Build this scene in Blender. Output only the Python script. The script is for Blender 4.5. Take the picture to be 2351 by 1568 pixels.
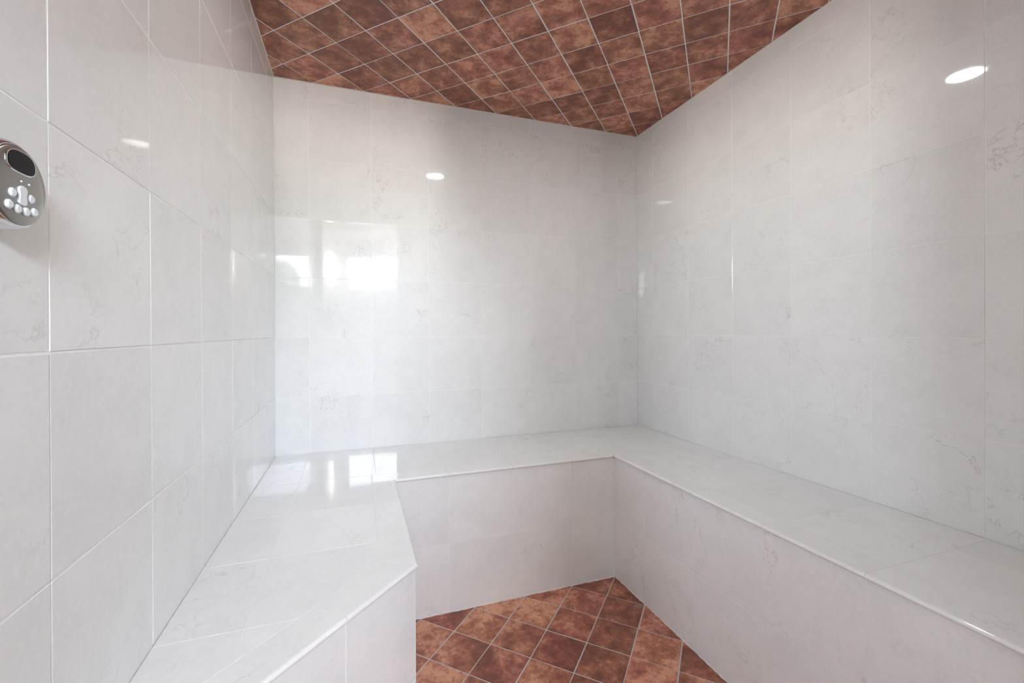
import bpy, bmesh, math, random
from mathutils import Matrix, Vector
random.seed(7)
for o in list(bpy.data.objects): bpy.data.objects.remove(o)
SC = bpy.context.scene
COL = SC.collection

# ------------------------------------------------------------------ measures (metres, floor surface = 0)
XL, XR, YB, YF = -0.378, 1.731, 2.415, -0.20
ZC, ZT, CAMZ = 2.476, 0.602, 1.2123
XRB, YBB, XLB, YC = 1.197, 1.861, 0.151, 1.166        # bench fronts: right, back, left, left corner
YW = -2.30                                            # bathroom window wall

# ------------------------------------------------------------------ camera
yaw, pitch, roll = 0.3338, -0.0026, -0.0048
fw0 = Vector((math.sin(yaw), math.cos(yaw), 0)); rt0 = Vector((math.cos(yaw), -math.sin(yaw), 0)); up0 = Vector((0, 0, 1))
fw = fw0*math.cos(pitch) + up0*math.sin(pitch); u2 = up0*math.cos(pitch) - fw0*math.sin(pitch)
rt = rt0*math.cos(roll) + u2*math.sin(roll); up = u2*math.cos(roll) - rt0*math.sin(roll)
cam = bpy.data.cameras.new('camera'); co = bpy.data.objects.new('camera', cam); COL.objects.link(co)
cam.sensor_width = 36; cam.sensor_fit = 'HORIZONTAL'; cam.lens = 1003.1/2351*36
cam.shift_x = 10.0/2351; cam.shift_y = -19.9/2351; cam.clip_start = 0.02
M = Matrix.Identity(4)
for i in range(3):
    M[i][0], M[i][1], M[i][2] = rt[i], up[i], -fw[i]
M[0][3], M[1][3], M[2][3] = 0, 0, CAMZ
co.matrix_world = M
SC.camera = co

# ------------------------------------------------------------------ world, exposure
W = bpy.data.worlds.new('sky'); SC.world = W; W.use_nodes = True
wn = W.node_tree.nodes; wl = W.node_tree.links
sky = wn.new('ShaderNodeTexSky'); sky.sky_type = 'NISHITA'; sky.sun_disc = False
sky.sun_elevation = math.radians(38); sky.sun_rotation = math.radians(200); sky.air_density = 1.0; sky.dust_density = 0.3
bw = wn.new('ShaderNodeRGBToBW'); wl.new(sky.outputs[0], bw.inputs[0])
mx = wn.new('ShaderNodeMix'); mx.data_type = 'RGBA'; mx.inputs[0].default_value = .66      # thin white cloud over the blue
wl.new(sky.outputs[0], mx.inputs[6]); wl.new(bw.outputs[0], mx.inputs[7])
wl.new(mx.outputs[2], wn['Background'].inputs[0]); wn['Background'].inputs[1].default_value = 5.4
SC.view_settings.view_transform = 'Standard'; SC.view_settings.look = 'None'
SC.view_settings.gamma = 1; SC.view_settings.use_curve_mapping = False
SC.view_settings.exposure = 1.56
SC.cycles.max_bounces = 6; SC.cycles.diffuse_bounces = 5; SC.cycles.glossy_bounces = 4; SC.cycles.caustics_reflective = False; SC.cycles.caustics_refractive = False
SC.cycles.use_adaptive_sampling = True; SC.cycles.adaptive_threshold = .05
SC.cycles.sample_clamp_indirect = 8

LAMP_POWER = 62.0
SCONCE = 32.0

# ------------------------------------------------------------------ materials
def new_mat(name):
    m = bpy.data.materials.new(name); m.use_nodes = True
    return m, m.node_tree.nodes, m.node_tree.links, m.node_tree.nodes['Principled BSDF']
def plain(name, col, rough=.5, metal=0., coat=0., emit=None, es=0):
    m, n, l, b = new_mat(name)
    b.inputs['Base Color'].default_value = (*col, 1); b.inputs['Roughness'].default_value = rough
    b.inputs['Metallic'].default_value = metal; b.inputs['Coat Weight'].default_value = coat
    if emit:
        b.inputs['Emission Color'].default_value = (*emit, 1); b.inputs['Emission Strength'].default_value = es
    return m
def nz(n, l, vec, scale, detail=4, rough=.55, dist=0):
    t = n.new('ShaderNodeTexNoise'); t.inputs['Scale'].default_value = scale; t.inputs['Detail'].default_value = detail
    t.inputs['Roughness'].default_value = rough; t.inputs['Distortion'].default_value = dist
    l.new(vec, t.inputs['Vector']); return t
def mth(n, l, op, a, b=None, clamp=False):
    t = n.new('ShaderNodeMath'); t.operation = op; t.use_clamp = clamp
    for i, v in enumerate((a, b)):
        if v is None: continue
        if isinstance(v, (int, float)): t.inputs[i].default_value = v
        else: l.new(v, t.inputs[i])
    return t.outputs[0]
def mix(n, l, fac, a, b):
    t = n.new('ShaderNodeMix'); t.data_type = 'RGBA'
    for s, v in ((0, fac), (6, a), (7, b)):
        if isinstance(v, (int, float)): t.inputs[s].default_value = v
        elif isinstance(v, tuple): t.inputs[s].default_value = (*v, 1)
        else: l.new(v, t.inputs[s])
    return t.outputs[2]
def ramp(n, l, fac, p0, p1):
    t = n.new('ShaderNodeMapRange'); t.interpolation_type = 'SMOOTHSTEP'
    l.new(fac, t.inputs[0]); t.inputs[1].default_value = p0; t.inputs[2].default_value = p1
    return t.outputs[0]
def piece_vec(n, l):
    tc = n.new('ShaderNodeTexCoord'); oi = n.new('ShaderNodeObjectInfo')
    cx = n.new('ShaderNodeCombineXYZ')
    l.new(mth(n, l, 'MULTIPLY', oi.outputs['Random'], 61.0), cx.inputs[0])
    l.new(mth(n, l, 'MULTIPLY', oi.outputs['Random'], 37.0), cx.inputs[1])
    l.new(mth(n, l, 'MULTIPLY', oi.outputs['Random'], 19.0), cx.inputs[2])
    va = n.new('ShaderNodeVectorMath'); va.operation = 'ADD'
    l.new(tc.outputs['Object'], va.inputs[0]); l.new(cx.outputs[0], va.inputs[1])
    return va.outputs[0], oi.outputs['Random']

def marble():
    m, n, l, b = new_mat('polished_limestone_porcelain')
    v, rnd = piece_vec(n, l)
    cloud = nz(n, l, v, 9, 5, .6).outputs[0]
    fine = nz(n, l, v, 90, 3, .6).outputs[0]
    base = mix(n, l, ramp(n, l, cloud, .3, .7), (.795, .806, .805), (.838, .850, .849))
    base = mix(n, l, ramp(n, l, fine, .45, .75), base, (.85, .861, .86))
    # thin wandering veins
    vn = nz(n, l, v, 4.2, 6, .62, .25).outputs[0]
    d = mth(n, l, 'ABSOLUTE', mth(n, l, 'SUBTRACT', vn, .5))
    line = mth(n, l, 'SUBTRACT', 1.0, ramp(n, l, d, 0.001, .008))
    msk = ramp(n, l, nz(n, l, v, 3.1, 2).outputs[0], .47, .66)
    vfac = mth(n, l, 'MULTIPLY', mth(n, l, 'MULTIPLY', line, msk), .40)
    base = mix(n, l, vfac, base, (.45, .43, .41))
    tint = mth(n, l, 'ADD', mth(n, l, 'MULTIPLY', rnd, .045), .97)
    hs = n.new('ShaderNodeHueSaturation'); l.new(base, hs.inputs['Color']); l.new(tint, hs.inputs['Value'])
    l.new(hs.outputs[0], b.inputs['Base Color'])
    b.inputs['Roughness'].default_value = .03; b.inputs['IOR'].default_value = 1.52
    b.inputs['Coat Weight'].default_value = .12; b.inputs['Coat Roughness'].default_value = .30   # slight haze on the polish
    return m
def terracotta():
    m, n, l, b = new_mat('mottled_terracotta_ceramic')
    v, rnd = piece_vec(n, l)
    big = nz(n, l, v, 13, 7, .66, .12).outputs[0]
    mid = nz(n, l, v, 55, 6, .72, .05).outputs[0]
    fine = nz(n, l, v, 300, 4, .75).outputs[0]
    sh = mth(n, l, 'MULTIPLY', mth(n, l, 'SUBTRACT', rnd, .5), .17)
    bg = mth(n, l, 'ADD', big, sh)
    c = mix(n, l, ramp(n, l, bg, .36, .50), (.145, .050, .033), (.250, .094, .058))
    pale = ramp(n, l, mth(n, l, 'ADD', bg, mth(n, l, 'MULTIPLY', mth(n, l, 'SUBTRACT', mid, .5), .30)), .47, .66)
    c = mix(n, l, pale, c, (.43, .215, .142))
    c = mix(n, l, mth(n, l, 'MULTIPLY', ramp(n, l, mid, .52, .68), .35), c, (.33, .155, .105))
    c = mix(n, l, mth(n, l, 'MULTIPLY', ramp(n, l, mid, .48, .34), .45), c, (.105, .036, .025))
    c = mix(n, l, mth(n, l, 'MULTIPLY', ramp(n, l, fine, .50, .36), .35), c, (.11, .040, .028))
    c = mix(n, l, mth(n, l, 'MULTIPLY', ramp(n, l, fine, .62, .72), .40), c, (.50, .33, .27))
    # chalky limescale smears, only here and there
    chalk = mth(n, l, 'MULTIPLY', ramp(n, l, nz(n, l, v, 10, 3).outputs[0], .66, .76), ramp(n, l, fine, .45, .62))
    c = mix(n, l, mth(n, l, 'MULTIPLY', chalk, .6), c, (.55, .47, .46))
    # rusty cracks gathered in the pale clouds
    cr = nz(n, l, v, 15, 9, .72, .15).outputs[0]
    d = mth(n, l, 'ABSOLUTE', mth(n, l, 'SUBTRACT', cr, .5))
    crk = mth(n, l, 'SUBTRACT', 1.0, ramp(n, l, d, .0015, .009))
    cm = ramp(n, l, nz(n, l, v, 8, 2).outputs[0], .5, .66)
    c = mix(n, l, mth(n, l, 'MULTIPLY', mth(n, l, 'MULTIPLY', crk, cm), .9), c, (.055, .018, .012))
    hs = n.new('ShaderNodeHueSaturation'); l.new(c, hs.inputs['Color'])
    l.new(mth(n, l, 'ADD', mth(n, l, 'MULTIPLY', rnd, .32), 1.34), hs.inputs['Value'])
    fr = mth(n, l, 'FRACT', mth(n, l, 'MULTIPLY', rnd, 7.31))
    l.new(mth(n, l, 'ADD', mth(n, l, 'MULTIPLY', fr, .012), .493), hs.inputs['Hue'])
    hs.inputs['Saturation'].default_value = 1.03
    l.new(hs.outputs[0], b.inputs['Base Color'])
    b.inputs['Roughness'].default_value = .42
    bp = n.new('ShaderNodeBump'); bp.inputs['Strength'].default_value = .25; bp.inputs['Distance'].default_value = .002
    l.new(mid, bp.inputs['Height']); l.new(bp.outputs[0], b.inputs['Normal'])
    return m
def grouty(name, col):
    m, n, l, b = new_mat(name)
    tc = n.new('ShaderNodeTexCoord')
    f = nz(n, l, tc.outputs['Object'], 60, 4).outputs[0]
    l.new(mix(n, l, f, tuple(.9*c for c in col), tuple(min(1, 1.08*c) for c in col)), b.inputs['Base Color'])
    b.inputs['Roughness'].default_value = .85
    return m
MAR = marble(); TER = terracotta()
GW = grouty('white_wall_grout', (.90, .90, .89))
GF = grouty('pale_floor_grout', (.56, .53, .515))
GC = grouty('white_ceiling_grout', (.80, .80, .80))
CAULK = grouty('caulk', (.66, .65, .63))
PAINT = grouty('white_paint', (.80, .80, .79))
CHROME = plain('chrome', (.72, .72, .73), .12, 1)
BRUSHED = plain('brushed_nickel', (.36, .35, .335), .30, 1)
BLACK = plain('black_glass', (.004, .004, .005), .06); BLACK.node_tree.nodes['Principled BSDF'].inputs['Specular IOR Level'].default_value = .2
BUTTON = plain('white_button', (.82, .86, .90), .25)
FRAME = plain('white_window_frame', (.82, .82, .82), .35)
LENS = plain('lamp_lens', (.9, .9, .9), .4, emit=(1.0, .982, .955), es=LAMP_POWER)
TUBE = plain('sconce_glass', (.9, .9, .9), .4, emit=(1.0, .95, .88), es=SCONCE)
LEAF = plain('leaf', (.08, .11, .055), .6)
BARK = plain('bark', (.16, .11, .08), .8)
EARTH = grouty('dry_ground', (.30, .29, .27))

# ------------------------------------------------------------------ helpers
def obj(name, me, mat, parent=None, mw=None):
    o = bpy.data.objects.new(name, me); COL.objects.link(o)
    if mat is not None and not me.materials: me.materials.append(mat)
    if parent is not None: o.parent = parent
    if mw is not None: o.matrix_world = mw
    return o
def from_bm(name, bm, mat, parent=None, mw=None, smooth=False):
    bmesh.ops.recalc_face_normals(bm, faces=bm.faces)
    me = bpy.data.meshes.new(name); bm.to_mesh(me); bm.free()
    if smooth:
        for p in me.polygons: p.use_smooth = True
    return obj(name, me, mat, parent, mw)
def add_box(bm, x0, x1, y0, y1, z0, z1, bev=0):
    v = [bm.verts.new((x, y, z)) for x in (x0, x1) for y in (y0, y1) for z in (z0, z1)]
    for f in ((0, 1, 3, 2), (4, 6, 7, 5), (0, 4, 5, 1), (2, 3, 7, 6), (0, 2, 6, 4), (1, 5, 7, 3)):
        bm.faces.new([v[i] for i in f])
    return bm
def box(name, b, mat, parent=None):
    bm = bmesh.new(); add_box(bm, *b); return from_bm(name, bm, mat, parent)
def structure(o, label=None, cat=None):
    o['kind'] = 'structure'
    if label: o['label'] = label
    if cat: o['category'] = cat
    return o
def thing(o, label, cat, group=None):
    o['label'] = label; o['category'] = cat
    if group: o['group'] = group
    return o
def empty(name, loc):
    o = bpy.data.objects.new(name, None); o.empty_display_size = .05; COL.objects.link(o); o.location = loc
    bpy.context.view_layer.update()
    return o
def lathe(name, prof, mat, parent=None, mw=None, seg=48):
    bm = bmesh.new(); rings = []
    for r, h in prof:
        if r < 1e-6: rings.append([bm.verts.new((0, 0, h))])
        else: rings.append([bm.verts.new((r*math.cos(2*math.pi*i/seg), r*math.sin(2*math.pi*i/seg), h)) for i in range(seg)])
    for a, b in zip(rings, rings[1:]):
        for i in range(seg):
            j = (i+1) % seg
            q = [a[i % len(a)], a[j % len(a)], b[j % len(b)], b[i % len(b)]]
            q = list(dict.fromkeys(q))
            if len(q) > 2: bm.faces.new(q)
    return from_bm(name, bm, mat, parent, mw, True)

def clip(poly, a, b, c):
    """keep the side a*x+b*y <= c of a convex polygon"""
    out = []
    for i, p in enumerate(poly):
        q = poly[(i+1) % len(poly)]
        dp, dq = a*p[0]+b*p[1]-c, a*q[0]+b*q[1]-c
        if dp <= 0: out.append(p)
        if (dp < 0 < dq) or (dq < 0 < dp):
            t = dp/(dp-dq); out.append((p[0]+t*(q[0]-p[0]), p[1]+t*(q[1]-p[1])))
    return out
def clip_rect(poly, u0, u1, v0, v1):
    for h in ((1, 0, u1), (-1, 0, -u0), (0, 1, v1), (0, -1, -v0)):
        poly = clip(poly, *h)
        if len(poly) < 3: return []
    return poly
def area(p): return .5*sum(p[i][0]*p[(i+1) % len(p)][1]-p[(i+1) % len(p)][0]*p[i][1] for i in range(len(p)))
def inset(poly, d):
    n = len(poly); L = []
    for i in range(n):
        (x0, y0), (x1, y1) = poly[i], poly[(i+1) % n]
        ex, ey = x1-x0, y1-y0; k = math.hypot(ex, ey)
        nx, ny = -ey/k, ex/k
        L.append((nx, ny, nx*x0+ny*y0+d))
    out = []
    for i in range(n):
        a, b = L[i-1], L[i]; det = a[0]*b[1]-a[1]*b[0]
        if abs(det) < 1e-9: return None
        out.append(((a[2]*b[1]-a[1]*b[2])/det, (a[0]*b[2]-a[2]*b[0])/det))
    return out
def clean(poly):
    out = []
    for p in poly:
        if not out or math.hypot(p[0]-out[-1][0], p[1]-out[-1][1]) > 1e-4: out.append(p)
    if len(out) > 1 and math.hypot(out[0][0]-out[-1][0], out[0][1]-out[-1][1]) < 1e-4: out.pop()
    return out
CACHE = {}
def tile(name, poly, frame, mat, parent, grout=.002, bev=.0004, thick=.007, tilt=.0010, lip=.0002, proud=0.0):
    """one slab of a convex outline (u,v) lying on frame = (origin, U, V, N)"""
    poly = clean(poly)
    if len(poly) < 3 or area(poly) < 2.5e-4: return None
    pin = inset(poly, grout/2)
    if not pin or area(pin) < 1.5e-4: return None
    cu = sum(p[0] for p in pin)/len(pin); cv = sum(p[1] for p in pin)/len(pin)
    loc = [(p[0]-cu, p[1]-cv) for p in pin]
    key = (name, mat.name, thick, bev, tuple((round(a, 4), round(b, 4)) for a, b in loc))
    me = CACHE.get(key)
    if me is None:
        top = inset(loc, bev)
        if not top or area(top) <= 0: return None
        n = len(loc)
        vs = [(a, b, 0) for a, b in top]+[(a, b, -bev) for a, b in loc]+[(a, b, -thick) for a, b in loc]
        fs = [list(range(n))]
        for k in (0, n):
            fs += [(k+i, k+n+i, k+n+(i+1) % n, k+(i+1) % n) for i in range(n)]
        fs.append(list(range(3*n-1, 2*n-1, -1)))
        me = bpy.data.meshes.new(name); me.from_pydata(vs, [], fs); me.update(); me.materials.append(mat)
        CACHE[key] = me
    O, U, V, N = frame
    R = Matrix((U, V, N)).transposed().to_4x4()
    h = random.uniform(-lip, lip)+proud
    T = Matrix.Translation(O+U*cu+V*cv+N*h)
    ta, tb = (max(-1.6*tilt, min(1.6*tilt, random.gauss(0, tilt))) for _ in range(2))
    tl = Matrix.Rotation(ta, 4, 'X') @ Matrix.Rotation(tb, 4, 'Y')
    o = bpy.data.objects.new(name, me); COL.objects.link(o); o.parent = parent
    o.matrix_world = T @ R @ tl
    return o
def rect(u0, u1, v0, v1): return [(u0, v0), (u1, v0), (u1, v1), (u0, v1)]
def fr(o, u, v):
    U, V = Vector(u).normalized(), Vector(v).normalized()
    return (Vector(o), U, V, U.cross(V))

# ------------------------------------------------------------------ room shell (grout beds)
G = .0010                                              # grout lies this far behind the faces of wall tiles
floor = structure(box('floor', (XL-.15, XR+.15, YF, YB+.15, -.12, -.0018), GF), 'terracotta tiled shower floor', 'floor')
ceiling = structure(box('ceiling', (XL-.15, XR+.15, YF-.12, YB+.15, ZC+.0018, ZC+.12), GC), 'terracotta tiled shower ceiling', 'ceiling')
wall_back = structure(box('wall_back', (XL-.12, XR+.12, YB+G, YB+.12, 0, ZC), GW), 'pale stone tiled back wall', 'wall')
wall_left = structure(box('wall_left', (XL-.12, XL-G, YF-.12, YB+G, 0, ZC), GW), 'pale stone tiled left wall', 'wall')
wall_right = structure(box('wall_right', (XR+G, XR+.12, YF-.12, YB+G, 0, ZC), GW), 'pale stone tiled right wall', 'wall')
DX0, DX1, DZ1 = -.352, .455, 2.44                       # doorway in the front wall
bm = bmesh.new()
add_box(bm, DX1, XR, YF-.12, YF, 0, ZC); add_box(bm, XL, DX0, YF-.12, YF, 0, ZC); add_box(bm, DX0, DX1, YF-.12, YF, DZ1, ZC)
wall_front = structure(from_bm('wall_front', bm, PAINT), 'white front wall around the shower doorway', 'wall')

# ------------------------------------------------------------------ wall tiles
ZJ = [0, .289, .589, .889, 1.188, 1.488, 1.787, 2.088, 2.388, ZC]
def joints(a, p, lo, hi):
    k = math.floor((lo-a)/p); out = [lo]
    j = a+k*p
    while j < hi-.01:
        if j > lo+.01: out.append(j)
        j += p
    return out+[hi]
XJB = joints(-.222, .3012, XL, XR); YJL = joints(.734, .298, YF, YB); YJR = joints(.746, .3012, YF, YB)
FB = fr((0, YB, 0), (1, 0, 0), (0, 0, 1))              # back wall: u = x, v = z, faces -y
FL = fr((XL, 0, 0), (0, 1, 0), (0, 0, 1))              # left wall faces +x (u = y)
FRW = fr((XR, 0, 0), (0, -1, 0), (0, 0, 1))            # right wall faces -x (u = -y)
for z0, z1 in zip(ZJ, ZJ[1:]):
    zz = max(z0, ZT)
    if z1 > ZT:
        for a, b in zip(XJB, XJB[1:]): tile('wall_tile', rect(a, b, zz, z1), FB, MAR, wall_back, .0026)
        for a, b in zip(YJR, YJR[1:]): tile('wall_tile', rect(-b, -a, zz, z1), FRW, MAR, wall_right, .0026)
    for a, b in zip(YJL, YJL[1:]):
        if z1 > ZT and a > .60: tile('wall_tile', rect(a, b, zz, z1), FL, MAR, wall_left, .0036)
        elif a <= .60: tile('wall_tile', rect(a, b, z0, z1), FL, MAR, wall_left, .0036)

# ------------------------------------------------------------------ diagonal terracotta tiles
S2 = math.sqrt(.5)
def diagonal(name, parent, frame, sgn, a0, b0, pitch, rng, grout):
    """45 degree grid: a = (x+y)/sqrt2, b = (y-x)/sqrt2; sgn -1 when the frame mirrors v"""
    x0, x1, y0, y1 = rng
    for i in range(-30, 31):
        for j in range(-30, 31):
            a, b = a0+i*pitch, b0+j*pitch
            q = [(a, b), (a+pitch, b), (a+pitch, b+pitch), (a, b+pitch)]
            jx, jy = random.uniform(-.0007, .0007), random.uniform(-.0007, .0007)
            p = [((s-t)*S2+jx, (s+t)*S2+jy) for s, t in q]
            p = clip_rect(p, x0, x1, y0, y1)
            if len(p) < 3: continue
            if sgn < 0: p = [(u, -v) for u, v in reversed(p)]
            tile(name, p, frame, TER, parent, grout, .0012, .007, .0018, .0003)
diagonal('floor_tile', floor, fr((0, 0, 0), (1, 0, 0), (0, 1, 0)), 1, 1.9975, .4695, .1677, (XL, XRB+.008, YF, YBB+.008), .0048)
diagonal('ceiling_tile', ceiling, fr((0, 0, ZC), (1, 0, 0), (0, -1, 0)), -1, 1.566, 1.331, .1713, (XL, XR, YF, YB), .0052)

# ------------------------------------------------------------------ bench
NB = .588                                              # underside of the rounded edge tiles
YE = YF+.003
RC = .006                                              # front tiles stand back under the rounded edge
bench = empty('corner_bench', (.6, 1.9, 0))
thing(bench, 'U-shaped built-in bench of pale stone tiles with rounded front edge', 'bench')
d = RC+.0012
k = d*(math.sqrt(2)-1)
pts = [(XL, YB), (XL, YC-(XLB-XL)+d*math.sqrt(2)), (XLB-d, YC+k), (XLB-d, YBB+d), (XRB+d, YBB+d), (XRB+d, YE), (XR, YE), (XR, YB)]
bm = bmesh.new()
lo = [bm.verts.new((x, y, 0)) for x, y in pts]; hi = [bm.verts.new((x, y, ZT-.0012)) for x, y in pts]
bm.faces.new(lo); bm.faces.new(hi)
for i in range(len(pts)):
    j = (i+1) % len(pts); bm.faces.new((lo[i], lo[j], hi[j], hi[i]))
core = from_bm('bench_base', bm, GW, bench, Matrix.Identity(4))
FT = fr((0, 0, ZT), (1, 0, 0), (0, 1, 0))
BN = .094                                              # depth of the bullnose strip
xa, xb, ya = XLB-BN, XRB+BN, YBB+BN
def seat(poly, g=.0016, **kw): return tile('seat_tile', poly, FT, MAR, bench, g, **kw)
# back run
for x0, x1 in zip([XL, -.222, .078, .375, .67, .97, xb, XR], [-.222, .078, .375, .67, .97, xb, XR]):
    seat(rect(x0, x1, 2.243, YB))
    if x1 <= xb+.001: seat(rect(x0, x1, ya, 2.243))
# left run, cut on the diagonal
cdiag = (XLB-YC)-BN*math.sqrt(2)                       # x - y on the inner line of the diagonal strip
YJ = [ya, 1.627, 1.326, 1.027, .728, .5]
for y1, y0 in zip(YJ, YJ[1:]):
    for x0, x1 in ((XL, -.223), (-.223, xa)):
        p = clip(rect(x0, x1, y0, y1), 1, -1, cdiag)
        if len(p) > 2: seat(p)
seat(rect(xa, XLB, YBB, ya)); seat(rect(XRB, xb, YBB, ya))
# right run
YJ2 = [2.243, 1.935, 1.633, 1.334, 1.035, .740, .44, .14, YE]
for y1, y0 in zip(YJ2, YJ2[1:]):
    seat(rect(xb, 1.572, y0, y1), .0012); seat(rect(1.572, XR, y0, y1))
def bullnose(P, dirv, nrm, u0, u1, s0, s1, g=.0010):
    """edge tile: u runs along the edge, v outwards (0 at the lip); ends may be slanted by s0, s1"""
    r = (ZT-NB)/2*1.05
    prof = [(-BN+.0005, -.013), (-BN+.0005, -.0004), (-BN+.0012, 0)]
    prof += [(-r-.0012, 0)]
    prof += [(-r+r*math.sin(t*math.pi/8), -r+r*math.cos(t*math.pi/8)) for t in range(0, 8)]
    prof += [(-r*.9, NB-ZT), (-.02, NB-ZT)]
    vs = []
    for v, h in prof: vs.append((u0+g/2+s0*v, v, h))
    for v, h in prof: vs.append((u1-g/2+s1*v, v, h))
    n = len(prof)
    fs = [(i, n+i, n+(i+1) % n, (i+1) % n) for i in range(n)]+[list(range(n)), list(range(2*n-1, n-1, -1))]
    uc = (u0+u1)/2
    sg = 1 if dirv[0]*nrm[1]-dirv[1]*nrm[0] > 0 else -1     # keep the piece's axes right-handed
    vs = [(sg*(a-uc), b+BN/2, c) for a, b, c in vs]
    me = bpy.data.meshes.new('bullnose_tile'); me.from_pydata(vs, [], fs); me.update(); me.materials.append(MAR)
    bmm = bmesh.new(); bmm.from_mesh(me); bmesh.ops.recalc_face_normals(bmm, faces=bmm.faces); bmm.to_mesh(me); bmm.free()
    for f in me.polygons: f.use_smooth = True
    me.set_sharp_from_angle(angle=math.radians(26))
    U, V = Vector((*dirv, 0)).normalized(), Vector((*nrm, 0)).normalized(); 
    Rm = Matrix((U*sg, V, Vector((0, 0, 1)))).transposed().to_4x4()
    T = Matrix.Translation(Vector((P[0], P[1], ZT+random.uniform(-.0001, .0003)))+U*uc-V*BN/2)
    me.transform(Rm)
    o = obj('bullnose_tile', me, None, bench); o.matrix_world = T
    return o
t22 = math.tan(math.pi/8)
XJ = [XLB, .375, .67, .97, XRB]
for a, b in zip(XJ, XJ[1:]): bullnose((0, YBB), (1, 0), (0, -1), a, b, 0, 0)
YB_ = [YBB, 1.62, 1.32, YC]
for a, b in zip(YB_, YB_[1:]): bullnose((XLB, 0), (0, -1), (1, 0), -a, -b, 0, t22 if b == YC else 0, .0016)
UJ = [0, .242, .542, (XLB-XL)*math.sqrt(2)]
for a, b in zip(UJ, UJ[1:]): bullnose((XLB, YC), (-1, -1), (1, -1), a, b, -t22 if a == 0 else 0, 1 if b == UJ[-1] else 0, .0016)
YR_ = [YBB, 1.633, 1.334, 1.035, .740, .44, .14, YE]
for a, b in zip(YR_, YR_[1:]): bullnose((XRB, 0), (0, -1), (-1, 0), -a, -b, 0, 0)
# faces below the edge
def front(poly, F): return tile('front_tile', poly, F, MAR, bench, .0018)
FBB = fr((0, YBB+RC, 0), (1, 0, 0), (0, 0, 1)); FRB = fr((XRB+RC, 0, 0), (0, -1, 0), (0, 0, 1))
FLB = fr((XLB-RC, 0, 0), (0, 1, 0), (0, 0, 1)); FDG = fr((XLB-RC*S2, YC+RC*S2, 0), (1, 1, 0), (0, 0, 1))
for z0, z1 in ((0, .296), (.296, NB)):
    for a, b in zip([XLB-RC, .377, .674, .968], [.377, .674, .968, XRB+RC]): front(rect(a, b, z0, z1), FBB)
    for a, b in zip([-YBB-RC, -1.63, -1.332, -1.034, -.739, -.44, -.14], [-1.63, -1.332, -1.034, -.739, -.44, -.14, -YE]): front(rect(a, b, z0, z1), FRB)
    for a, b in zip([YC+RC*t22, 1.32, 1.62], [1.32, 1.62, YBB+RC]): front(rect(a, b, z0, z1), FLB)
    for a, b in zip([-.736, -.542, -.242], [-.542, -.242, -RC*t22]): front(rect(a, b, z0, z1), FDG)

# ------------------------------------------------------------------ caulk beads, a little ragged
def caulk(parent, p0, p1, d1, d2, w, jit, step=.02):
    """thin three-sided bead from p0 to p1 filling the corner opened by directions d1 and d2"""
    p0, p1, d1, d2 = map(Vector, (p0, p1, d1, d2)); n = max(2, int((p1-p0).length/step)); vs, fs = [], []
    for i in range(n+1):
        c = p0.lerp(p1, i/n); a, b = w*(1+random.uniform(-jit, jit)), w*(1+random.uniform(-jit, jit))
        vs += [tuple(c-d1*.001-d2*.001), tuple(c+d1*a), tuple(c+d1*a*.4+d2*b*.4), tuple(c+d2*b)]
    for i in range(n):
        for q in range(4):
            r_ = (q+1) % 4; fs.append((4*i+q, 4*i+r_, 4*i+4+r_, 4*i+4+q))
    fs += [(0, 1, 2, 3), (4*n+3, 4*n+2, 4*n+1, 4*n)]
    bm = bmesh.new(); me = bpy.data.meshes.new('tmp'); me.from_pydata(vs, [], fs); bm.from_mesh(me); bpy.data.meshes.remove(me)
    return from_bm('caulk_bead', bm, CAULK, parent, Matrix.Identity(4))
caulk(wall_back, (XL, YB, ZC), (XR, YB, ZC), (0, -1, 0), (0, 0, -1), .0035, .35)
caulk(wall_left, (XL, YF, ZC), (XL, YB, ZC), (1, 0, 0), (0, 0, -1), .0030, .35)
caulk(wall_right, (XR, YF, ZC), (XR, YB, ZC), (-1, 0, 0), (0, 0, -1), .0030, .3)
caulk(wall_right, (XR, YB, ZT), (XR, YB, ZC), (-1, 0, 0), (0, -1, 0), .0022, .2)
caulk(bench, (XLB, YBB+RC, 0), (XRB+RC, YBB+RC, 0), (0, -1, 0), (0, 0, 1), .0034, .7, .012)
caulk(bench, (XRB+RC, YE, 0), (XRB+RC, YBB+RC, 0), (-1, 0, 0), (0, 0, 1), .0026, .7, .012)

# ------------------------------------------------------------------ recessed ceiling lamp (seen as a reflection)
LX, LY = .610, 1.300
lamp = empty('ceiling_light', (LX, LY, ZC)); thing(lamp, 'round flush ceiling light above the bench, mirrored in the wall tiles', 'light')
flip = Matrix.Translation((LX, LY, ZC)) @ Matrix.Rotation(math.pi, 4, 'X')
lathe('trim_ring', [(.066, .001), (.066, .006), (.070, .0075), (.084, .006), (.088, .0006), (.088, -.001), (.066, -.001)], FRAME, lamp, flip)
lathe('lens', [(0, .0045), (.0655, .0045), (.0655, -.001)], LENS, lamp, flip)

# ------------------------------------------------------------------ steam control on the left wall
PY, PZ = .624, 1.374
ctl = empty('steam_control', (XL, PY, PZ)); thing(ctl, 'round nickel steam control with black screen and white buttons on left wall', 'control panel')
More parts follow.
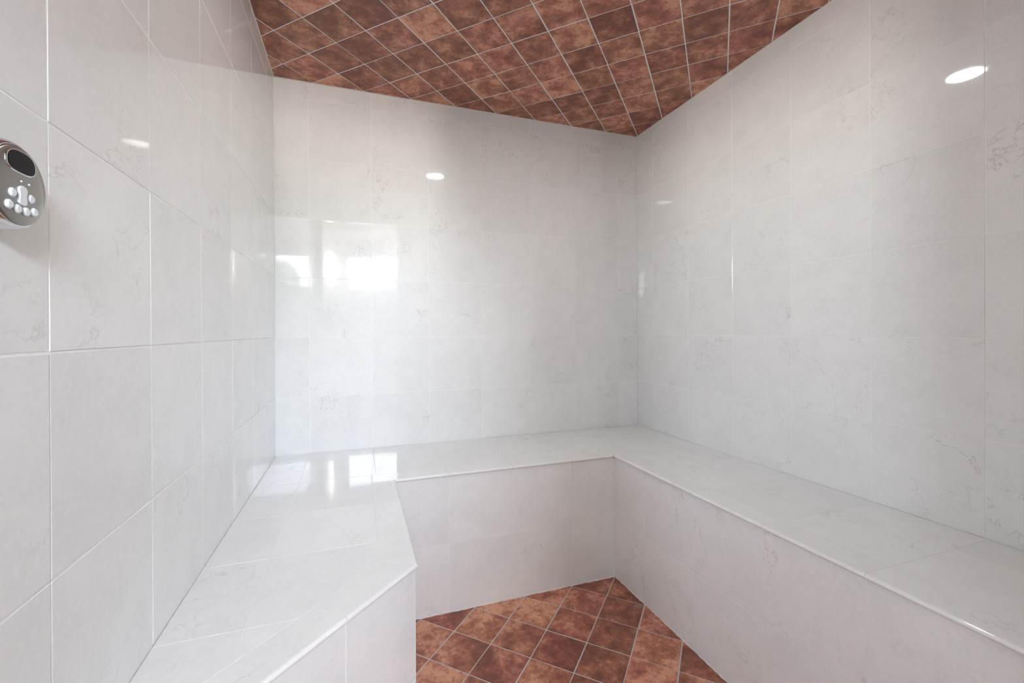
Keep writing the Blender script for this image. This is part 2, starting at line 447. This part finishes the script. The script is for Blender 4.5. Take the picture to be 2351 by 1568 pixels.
# local axes: u = +y (seen left to right), v = z, n = +x
CM = Matrix.Translation((XL, PY, PZ)) @ Matrix(((0, 0, 1), (1, 0, 0), (0, 1, 0))).to_4x4()
lathe('housing', [(.046, -.002), (.048, .004), (.0487, .012), (.0485, .020), (.0470, .026), (.0445, .0300), (.0425, .0318), (.0425, .026), (0, .026)], CHROME, ctl, CM, 72)
face = lathe('face_plate', [(.0424, .0290), (.0424, .0322), (.0410, .0330), (.030, .0336), (.015, .0339), (0, .0340)], BRUSHED, ctl, CM, 72)
def plate(name, outline, h0, h1, mat, round_=.0006, parent=None):
    bm = bmesh.new(); n = len(outline)
    ins = inset(outline, round_)
    a = [bm.verts.new((x, y, h0)) for x, y in outline]; b = [bm.verts.new((x, y, h1-round_)) for x, y in outline]; c = [bm.verts.new((x, y, h1)) for x, y in ins]
    bm.faces.new(c)
    for i in range(n):
        j = (i+1) % n; bm.faces.new((a[i], a[j], b[j], b[i])); bm.faces.new((b[i], b[j], c[j], c[i]))
    return from_bm(name, bm, mat, parent or face, CM)
def screen_outline(s):
    o = []
    for i in range(40):                                # rounded, flatter below than above
        t = 2*math.pi*i/40; c_, s_ = math.cos(t), math.sin(t)
        x = .0208*math.copysign(abs(c_)**.72, c_)
        y = (.0122*abs(s_)**.95 if s_ > 0 else -.0108*abs(s_)**.62)
        o.append((x*s, .0243+y*s))
    return o
bez = plate('screen_bezel', screen_outline(1.10), .030, .0346, CHROME, .0008)
plate('screen', screen_outline(1.0), .031, .0350, BLACK, .0005)
def disc(r, cx, cy, n=24): return [(cx+r*math.cos(2*math.pi*i/n), cy+r*math.sin(2*math.pi*i/n)) for i in range(n)]
for x, y in ((-.0140, -.0112), (.0140, -.0108), (-.0187, -.0248), (-.0062, -.0268), (.0066, -.0268), (.0192, -.0242)):
    plate('button', disc(.0050, x, y), .031, .0362, BUTTON, .0015)
pill = [(.0062*math.cos(t), -.0056+.0052*math.sin(t)) for t in [math.pi*i/12 for i in range(13)]]
pill = pill+[(-.0050, -.0110)]+[(.0062*math.cos(t), -.0166+.0052*math.sin(t)) for t in [math.pi+math.pi*i/12 for i in range(13)]]+[(.0050, -.0110)]
plate('rocker_button', [(x, y) for x, y in pill], .031, .0362, BUTTON, .0004)
for x in (-.0005, .0115): lathe('indicator_light', [(.0012, .0), (.0012, .0006), (.0008, .0012), (0, .0014)], BUTTON, face, CM @ Matrix.Translation((x, .0045, .0338)), 12)

# ------------------------------------------------------------------ doorway metal frame
df = empty('door_frame', ((DX0+DX1)/2, YF-.06, 0)); thing(df, 'brushed metal frame of the shower doorway behind the camera', 'door frame')
I4 = Matrix.Identity(4)
def part(name, b, mat, parent, bev=0):
    bm = bmesh.new(); add_box(bm, *b); return from_bm(name, bm, mat, parent, I4)
part('jamb', (DX0, DX0+.015, YF-.09, YF-.04, 0, DZ1), CHROME, df); part('jamb', (DX1-.02, DX1, YF-.09, YF-.04, 0, DZ1), CHROME, df)
part('header', (DX0+.02, DX1-.02, YF-.09, YF-.04, DZ1-.02, DZ1), CHROME, df)

# ------------------------------------------------------------------ bathroom behind the camera (mirrored in the polished tiles)
BX0, BX1, BZ = -3.0, 2.2, 2.66
structure(box('floor_bathroom', (BX0, BX1, YW, YF, -.12, -.001), grouty('bath_floor', (.55, .50, .46))), 'bathroom floor', 'floor')
structure(box('ceiling_bathroom', (BX0, BX1, YW, YF-.12, BZ, BZ+.1), PAINT), 'white bathroom ceiling', 'ceiling')
structure(box('wall_bathroom_left', (BX0-.1, BX0, YW-.12, YF, 0, BZ), PAINT), 'white bathroom wall on the left behind the camera', 'wall')
structure(box('wall_bathroom_right', (BX1, BX1+.1, YW-.12, YF, 0, BZ), PAINT), 'white bathroom wall on the right behind the camera', 'wall')
bm = bmesh.new(); add_box(bm, BX0, XL-.12, YF-.12, YF, 0, BZ); add_box(bm, XR+.12, BX1, YF-.12, YF, 0, BZ); add_box(bm, XL-.12, XR+.12, YF-.12, YF-.1195, ZC, BZ)
structure(from_bm('wall_bathroom_shower', bm, PAINT), 'white bathroom wall beside the shower', 'wall')
WIN = [(-.125, .748, 1.885, 2.39), (-2.35, -1.70, 1.885, 2.39)]
bm = bmesh.new(); xs = BX0
for x0, x1, z0, z1 in sorted(WIN):
    add_box(bm, xs, x0, YW-.12, YW, 0, BZ); add_box(bm, x0, x1, YW-.12, YW, 0, z0); add_box(bm, x0, x1, YW-.12, YW, z1, BZ); xs = x1
add_box(bm, xs, BX1, YW-.12, YW, 0, BZ)
structure(from_bm('wall_bathroom_windows', bm, PAINT), 'white bathroom wall with two high windows', 'wall')
for n_, (x0, x1, z0, z1) in enumerate(WIN, 1):
    wdw = empty('window_%d' % n_, ((x0+x1)/2, YW-.06, z0)); structure(wdw, ('high bathroom window between two tube sconces, mirrored in the tiles', 'high bathroom window far left behind the camera')[n_-1], 'window')
    w = .022
    for b in ((x0, x1, YW-.08, YW-.04, z0, z0+w), (x0, x1, YW-.08, YW-.04, z1-w, z1), (x0, x0+w, YW-.08, YW-.04, z0+w, z1-w), (x1-w, x1, YW-.08, YW-.04, z0+w, z1-w)):
        part('window_frame', b, FRAME, wdw)
    la = bpy.data.lights.new('window_portal', 'AREA'); la.shape = 'RECTANGLE'; la.size = x1-x0; la.size_y = z1-z0
    la.cycles.is_portal = True
    lo_ = bpy.data.objects.new('window_portal', la); COL.objects.link(lo_); lo_.location = ((x0+x1)/2, YW-.10, (z0+z1)/2)
    lo_.rotation_euler = (math.radians(90), 0, 0)
# vertical sconces either side of the window
def sconce(x, label):
    z0, z1 = 1.2123+.725, 1.2123+1.20
    s = empty('wall_sconce', (x, YW, (z0+z1)/2)); thing(s, label, 'wall lamp', 'bathroom sconces')
    part('back_plate', (x-.045, x+.045, YW, YW+.02, (z0+z1)/2-.07, (z0+z1)/2+.07), CHROME, s)
    lathe('glass_tube', [(0, z0), (.034, z0+.004), (.034, z1-.004), (0, z1)], TUBE, s, Matrix.Translation((x, YW+.07, 0)), 24)
    for z in (z0+.05, z1-.05): lathe('ring', [(.0345, -.007), (.038, -.006), (.038, .006), (.0345, .007)], CHROME, s, Matrix.Translation((x, YW+.07, z)), 24)
    part('arm', (x-.012, x+.012, YW+.02, YW+.04, (z0+z1)/2-.02, (z0+z1)/2+.02), CHROME, s)
sconce(-.360, 'vertical tube sconce left of the high window behind the camera')
sconce(.905, 'vertical tube sconce right of the high window behind the camera')

# ------------------------------------------------------------------ outdoors beyond the window
structure(box('ground_outside', (-14, 14, -30, YW-.12, -.35, -.15), EARTH), 'dry ground outside the bathroom', 'ground')
def tree(x, y, h, r, n, label):
    t = empty('garden_tree', (x, y, -.15)); thing(t, label, 'tree', 'trees outside the bathroom window')
    bm = bmesh.new()
    bmesh.ops.create_cone(bm, cap_ends=True, segments=8, radius1=.10, radius2=.05, depth=h*.7, matrix=Matrix.Translation((x, y, h*.35-.15)))
    from_bm('trunk', bm, BARK, t, I4)
    vs, fs = [], []
    for i in range(n):
        a, e, q = random.uniform(0, 2*math.pi), random.uniform(-.9, 1.4), random.random()**.5
        c = Vector((math.cos(a)*math.cos(e)*r*q, math.sin(a)*math.cos(e)*r*q, math.sin(e)*r*q*.8))+Vector((x, y, h-r*.8))
        d1 = Vector((random.gauss(0, 1), random.gauss(0, 1), random.gauss(-.6, 1))).normalized()*.13
        d2 = d1.cross(Vector((random.gauss(0, 1), random.gauss(0, 1), random.gauss(0, 1)))).normalized()*.035
        k = len(vs); vs += [c-d1, c+d2, c+d1, c-d2]; fs.append((k, k+1, k+2, k+3))
    me = bpy.data.meshes.new('foliage'); me.from_pydata([tuple(v) for v in vs], [], fs); me.update()
    o = obj('foliage', me, LEAF, t, I4); o['kind'] = 'stuff'
tree(1.85, -9.0, 3.50, 1.3, 2600, 'leafy garden tree outside the right end of the bathroom window')
tree(-.95, -9.5, 2.95, 1.3, 2600, 'low leafy garden tree outside the left end of the bathroom window')
tree(-3.6, -8.5, 3.0, 1.2, 900, 'leafy garden tree further left outside the bathroom')
bpy.context.view_layer.update()
